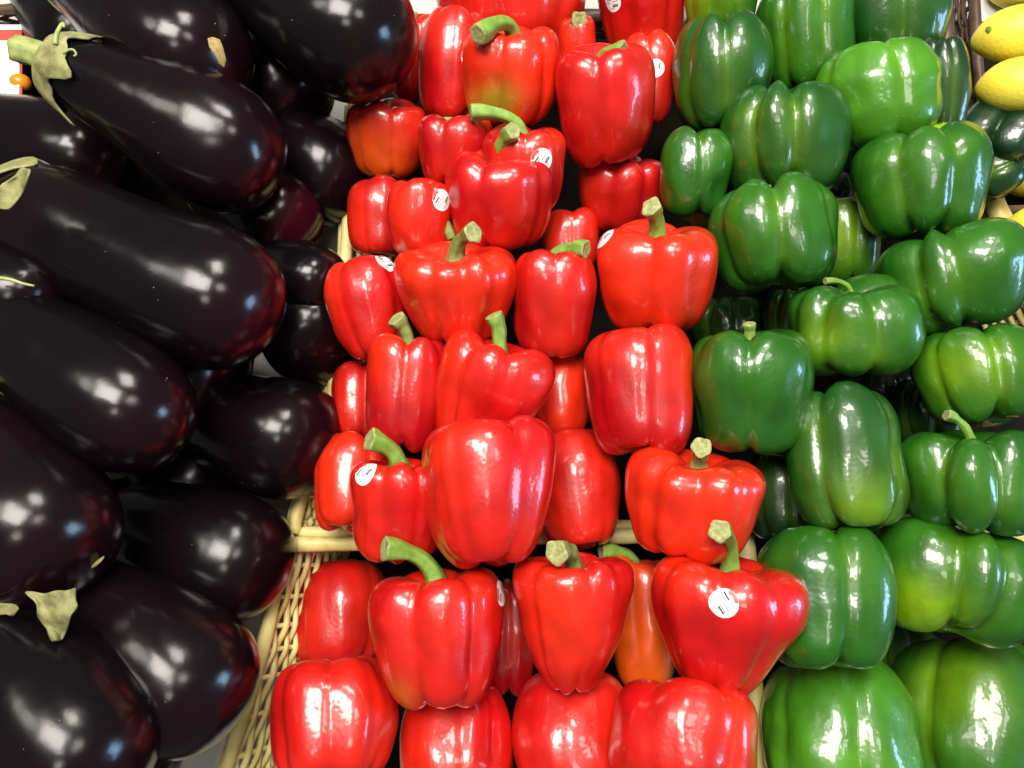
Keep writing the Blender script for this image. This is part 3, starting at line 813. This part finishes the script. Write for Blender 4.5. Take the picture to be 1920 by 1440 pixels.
basket('brown wicker basket at the back behind the red peppers', [
    dict(pts=[(700, 48), (960, 36), (1300, 30)], dz=.020, outer=0, rr=.0060)], M_WICKER_OLD)
basket('brown wicker basket whose upright rim stands behind the green peppers', [
    dict(pts=[(1768, -120), (1774, 40), (1782, 200)], dz=.006, outer=0, rr=.0050, wall=.05)], M_WICKER_OLD)
basket('brown wicker basket holding the lemons', [
    dict(pts=[(1822, -120), (1832, 90), (1852, 300), (1880, 420)], dz=.022, outer=0, rr=.0045, wall=.05),
    dict(pts=[(1870, 395), (1930, 392), (2000, 390)], dz=.03, outer=0, rr=.0035, wall=.04)], M_WICKER_OLD)

# ------------------------------------------------------------------ lemons
LN = [0]
def lemon(label, cx, cy, w, h, z, rot, free=None, mark=False):
    LN[0] += 1; seed = 3000 + LN[0]
    def f():
        ns, nt_ = 32, 40
        t = np.linspace(0, np.pi, ns)
        zz = -np.cos(t); rr = np.sin(t) ** 0.92
        zz = zz * (1 + 0.12 * np.abs(zz) ** 10)
        th = np.linspace(0, 2 * np.pi, nt_, endpoint=False)
        P = np.stack([np.outer(rr, np.sin(th)) * h / 2, -np.outer(rr, np.cos(th)) * h / 2, np.repeat(zz[:, None], nt_, 1) * w / 2], -1).reshape(-1, 3)
        P = P * (1 + 0.012 * Wob(seed)(P / w))[:, None]
        F = [(a * nt_ + j, a * nt_ + (j + 1) % nt_, (a + 1) * nt_ + (j + 1) % nt_, (a + 1) * nt_ + j) for a in range(ns - 1) for j in range(nt_)]
        M = frame(cx, cy, rot, 4)
        c, s, d = place(P, M, cx, cy, free)
        o = mesh_obj('lemon', P * s, F, M_LEMON); orient(o, c, M)
        tag(o, label, 'lemon', 'lemons in the brown basket')
        if mark: scar_patch(o, [(1848, 52), (1856, 48), (1860, 53), (1858, 60), (1852, 64), (1847, 59)], 'stem_mark', M_STEM_DRY)
    THINGS.append(dict(z=z, n=2000 + LN[0], f=f))
lemon('uppermost lemon, only its lower edge in view', 1935, -35, 130, 96, 1, 85)
lemon('lemon with a small brown mark beside the brown rim', 1902, 62, 130, 97, 3, 86, mark=True)
lemon('lemon right below the marked one', 1912, 160, 134, 102, 4, 95)
lemon('lemon half hidden by the knobbly dark pepper', 1935, 250, 130, 92, 2, 92, .035)
lemon('lemon glimpsed beside the dark pepper tip', 1950, 325, 130, 88, 1, 88, .035)
lemon('lowest lemon at the edge above the pale rim', 1962, 425, 130, 92, 1, 90)

MADE = {}
for t_ in sorted(THINGS, key=lambda a: (a['z'], a['n'])):
    o_ = t_['f']()
    if o_ is not None: MADE[o_['label']] = o_

# dry sepals that hang away from the calyx
def front_depth(px, py):
    return HF[int((py - GY0) / CELL), int((px - GX0) / CELL)]
def to_local(o, A):
    m = np.array(o.matrix_world.inverted()); Wd = to_world(np.array(A))
    return Wd @ m[:3, :3].T + m[:3, 3]
def sepal(label, rows, lift=.004, mat=None):
    o = MADE[label]
    V = []
    rng = np.random.default_rng(abs(int(rows[0][0][0])) + 7)
    d0 = min(front_depth(x, y) for row in rows for x, y in row) - lift
    for r_ in rows:
        for x, y in r_:
            V.append(camp(x, y, d0 + rng.uniform(-.005, .005)))
    m_ = len(rows[0])
    F = [(a * m_ + b, a * m_ + b + 1, (a + 1) * m_ + b + 1, (a + 1) * m_ + b) for a in range(len(rows) - 1) for b in range(m_ - 1)]
    so = mesh_obj('sepal', to_local(o, V), F, mat or M_CALYX, o)
    sb = so.modifiers.new('soft', 'SUBSURF'); sb.levels = 2; sb.render_levels = 2
    sd = so.modifiers.new('thickness', 'SOLIDIFY'); sd.thickness = .0008
def tendril(label, pts, r, dz=.004):
    o = MADE[label]
    d0 = min(front_depth(x, y) for x, y in pts) - dz
    V, F = tube(smooth_curve([camp(x, y, d0) for x, y in pts], 20), np.linspace(r, r * .5, 20), 8)
    mesh_obj('sepal_tip', to_local(o, V), F, M_ESTEM, o)
TORN = 'eggplant with torn dry calyx leaning on the front wicker wall'
sepal(TORN, [[(40, 1112), (62, 1106), (84, 1116), (104, 1104), (126, 1110), (146, 1096)], [(64, 1124), (78, 1130), (92, 1120), (110, 1128), (126, 1120), (140, 1124)],
             [(70, 1140), (82, 1138), (96, 1146), (110, 1136), (124, 1146), (150, 1138)], [(72, 1158), (86, 1152), (96, 1160), (110, 1152), (122, 1162), (134, 1150)],
             [(88, 1176), (96, 1172), (102, 1180), (112, 1170), (120, 1178), (130, 1170)], [(92, 1186), (98, 1192), (104, 1188), (110, 1194), (116, 1186), (124, 1188)],
             [(100, 1206), (104, 1198), (108, 1204), (112, 1198), (116, 1202), (120, 1194)]])
sepal('shiny eggplant at the left edge with a large bright reflection', [[(162, 1066), (170, 1068), (176, 1064)], [(172, 1056), (180, 1058), (186, 1054)], [(188, 1046), (192, 1044), (196, 1040)]], .003)
BROAD = 'broad eggplant lying across the heap below the long glossy one'
sepal(BROAD, [[(44, 312), (52, 318), (60, 316)], [(28, 330), (42, 332), (56, 330)], [(10, 340), (30, 344), (50, 346)], [(-4, 352), (20, 358), (44, 362)], [(-12, 372), (12, 376), (34, 376)], [(-16, 392), (4, 392), (18, 396)]], .012)
sepal('eggplant in the bottom left corner with a long white highlight', [[(-14, 1126), (4, 1132), (24, 1130), (38, 1138)], [(-14, 1138), (6, 1142), (22, 1146), (34, 1146)], [(-14, 1152), (4, 1154), (14, 1152), (26, 1154)]], .006)
LONG = 'long glossy eggplant with dry green calyx and stem, on top of the heap'
tendril(LONG, [(104, 84), (106, 66), (112, 52), (118, 44), (120, 52)], .0016)
tendril(LONG, [(118, 100), (128, 94), (138, 94), (143, 102), (138, 105)], .0010)
tendril('broad eggplant lying across the heap below the long glossy one', [(-12, 520), (18, 524), (44, 532), (64, 536)], .0012)

# ------------------------------------------------------------------ shelf, back board and the price card
def quad(name, pts, mat, thick=0.004):
    V = np.array(pts); n = np.cross(V[1] - V[0], V[3] - V[0]); n /= np.linalg.norm(n)
    A = np.vstack([V, V - n * thick])
    F = [(0, 1, 2, 3), (7, 6, 5, 4), (0, 4, 5, 1), (1, 5, 6, 2), (2, 6, 7, 3), (3, 7, 4, 0)]
    return mesh_obj(name, to_world(A), F, mat, None, False)
fl = FLOOR + .012
o = quad('shelf_floor', [at(-700, 2000, fl), at(2600, 2000, fl), at(2600, 25, fl), at(-700, 25, fl)], M_SHELF)
tag(o, 'slanting shelf under the baskets, coloured near black as gap shade', kind='structure')
o = quad('paper_liner', [at(290, 1700, fl - .005), at(640, 1700, fl - .005), at(660, 60, fl - .005), at(590, 60, fl - .005)], M_LINER, .0006)
tag(o, 'grey paper liner under the eggplants', kind='structure')
o = quad('back_wall', [at(-700, 40, fl - .004), at(2600, 40, fl - .004), at(2600, -600, fl + .10), at(-700, -600, fl + .10)], M_BACKBOARD)
tag(o, 'pale board behind the produce shelf', kind='structure')

pc = bpy.data.objects.new('price_card', None); COL.objects.link(pc)
tag(pc, 'white and red price card at the left edge behind the eggplant stem', 'price card')
def card(name, x0, y0, x1, y1, dz, mat, thick=.0006):
    o = quad(name, [at(x0, y1, dz), at(x1 , y1, dz), at(x1, y0, dz), at(x0, y0, dz)], mat, thick); o.parent = pc; return o
card('card_backing', -160, 48, 41, 215, .030, M_CARDRED, .001)
card('card_top_edge', -160, 46, 41, 56, .0290, M_CARD)
card('card_face', -160, 76, 36, 188, .0286, M_CARD)
for k, (x0, y0, x1, y1) in enumerate([(6, 168, 8, 173), (6, 173, 12, 175), (10, 166, 12, 179), (16, 166, 18, 178), (16, 166, 21, 168), (20, 166, 22, 178), (16, 176, 21, 178)]):
    card('printed_digit', x0, y0, x1, y1, .0280, M_GREYINK, .0003)
def tomato():
    ns, nt_ = 24, 28
    t = np.linspace(0, np.pi, ns); th = np.linspace(0, 2 * np.pi, nt_, endpoint=False)
    P = np.stack([np.outer(np.sin(t), np.sin(th)), -np.outer(np.sin(t), np.cos(th)), np.repeat(-np.cos(t)[:, None] * .9, nt_, 1)], -1).reshape(-1, 3) * 19
    P *= (1 + .02 * Wob(5)(P / 40))[:, None]
    F = [(a * nt_ + j, a * nt_ + (j + 1) % nt_, (a + 1) * nt_ + (j + 1) % nt_, (a + 1) * nt_ + j) for a in range(ns - 1) for j in range(nt_)]
    M = frame(38, 155, 0, 0); d = dmid(155) + .035; s = d / FPX
    o = mesh_obj('tomato', P * s, F, M_ORANGE); orient(o, camp(38, 155, d), M)
    tag(o, 'small orange tomato beside the price card', 'tomato')
tomato()
basket('brown wicker basket in the top left corner behind the price card', [
    dict(pts=[(-120, 22), (0, 18), (70, 14)], dz=.02, outer=0, rr=.0045, wall=.05)], M_WICKER_OLD)
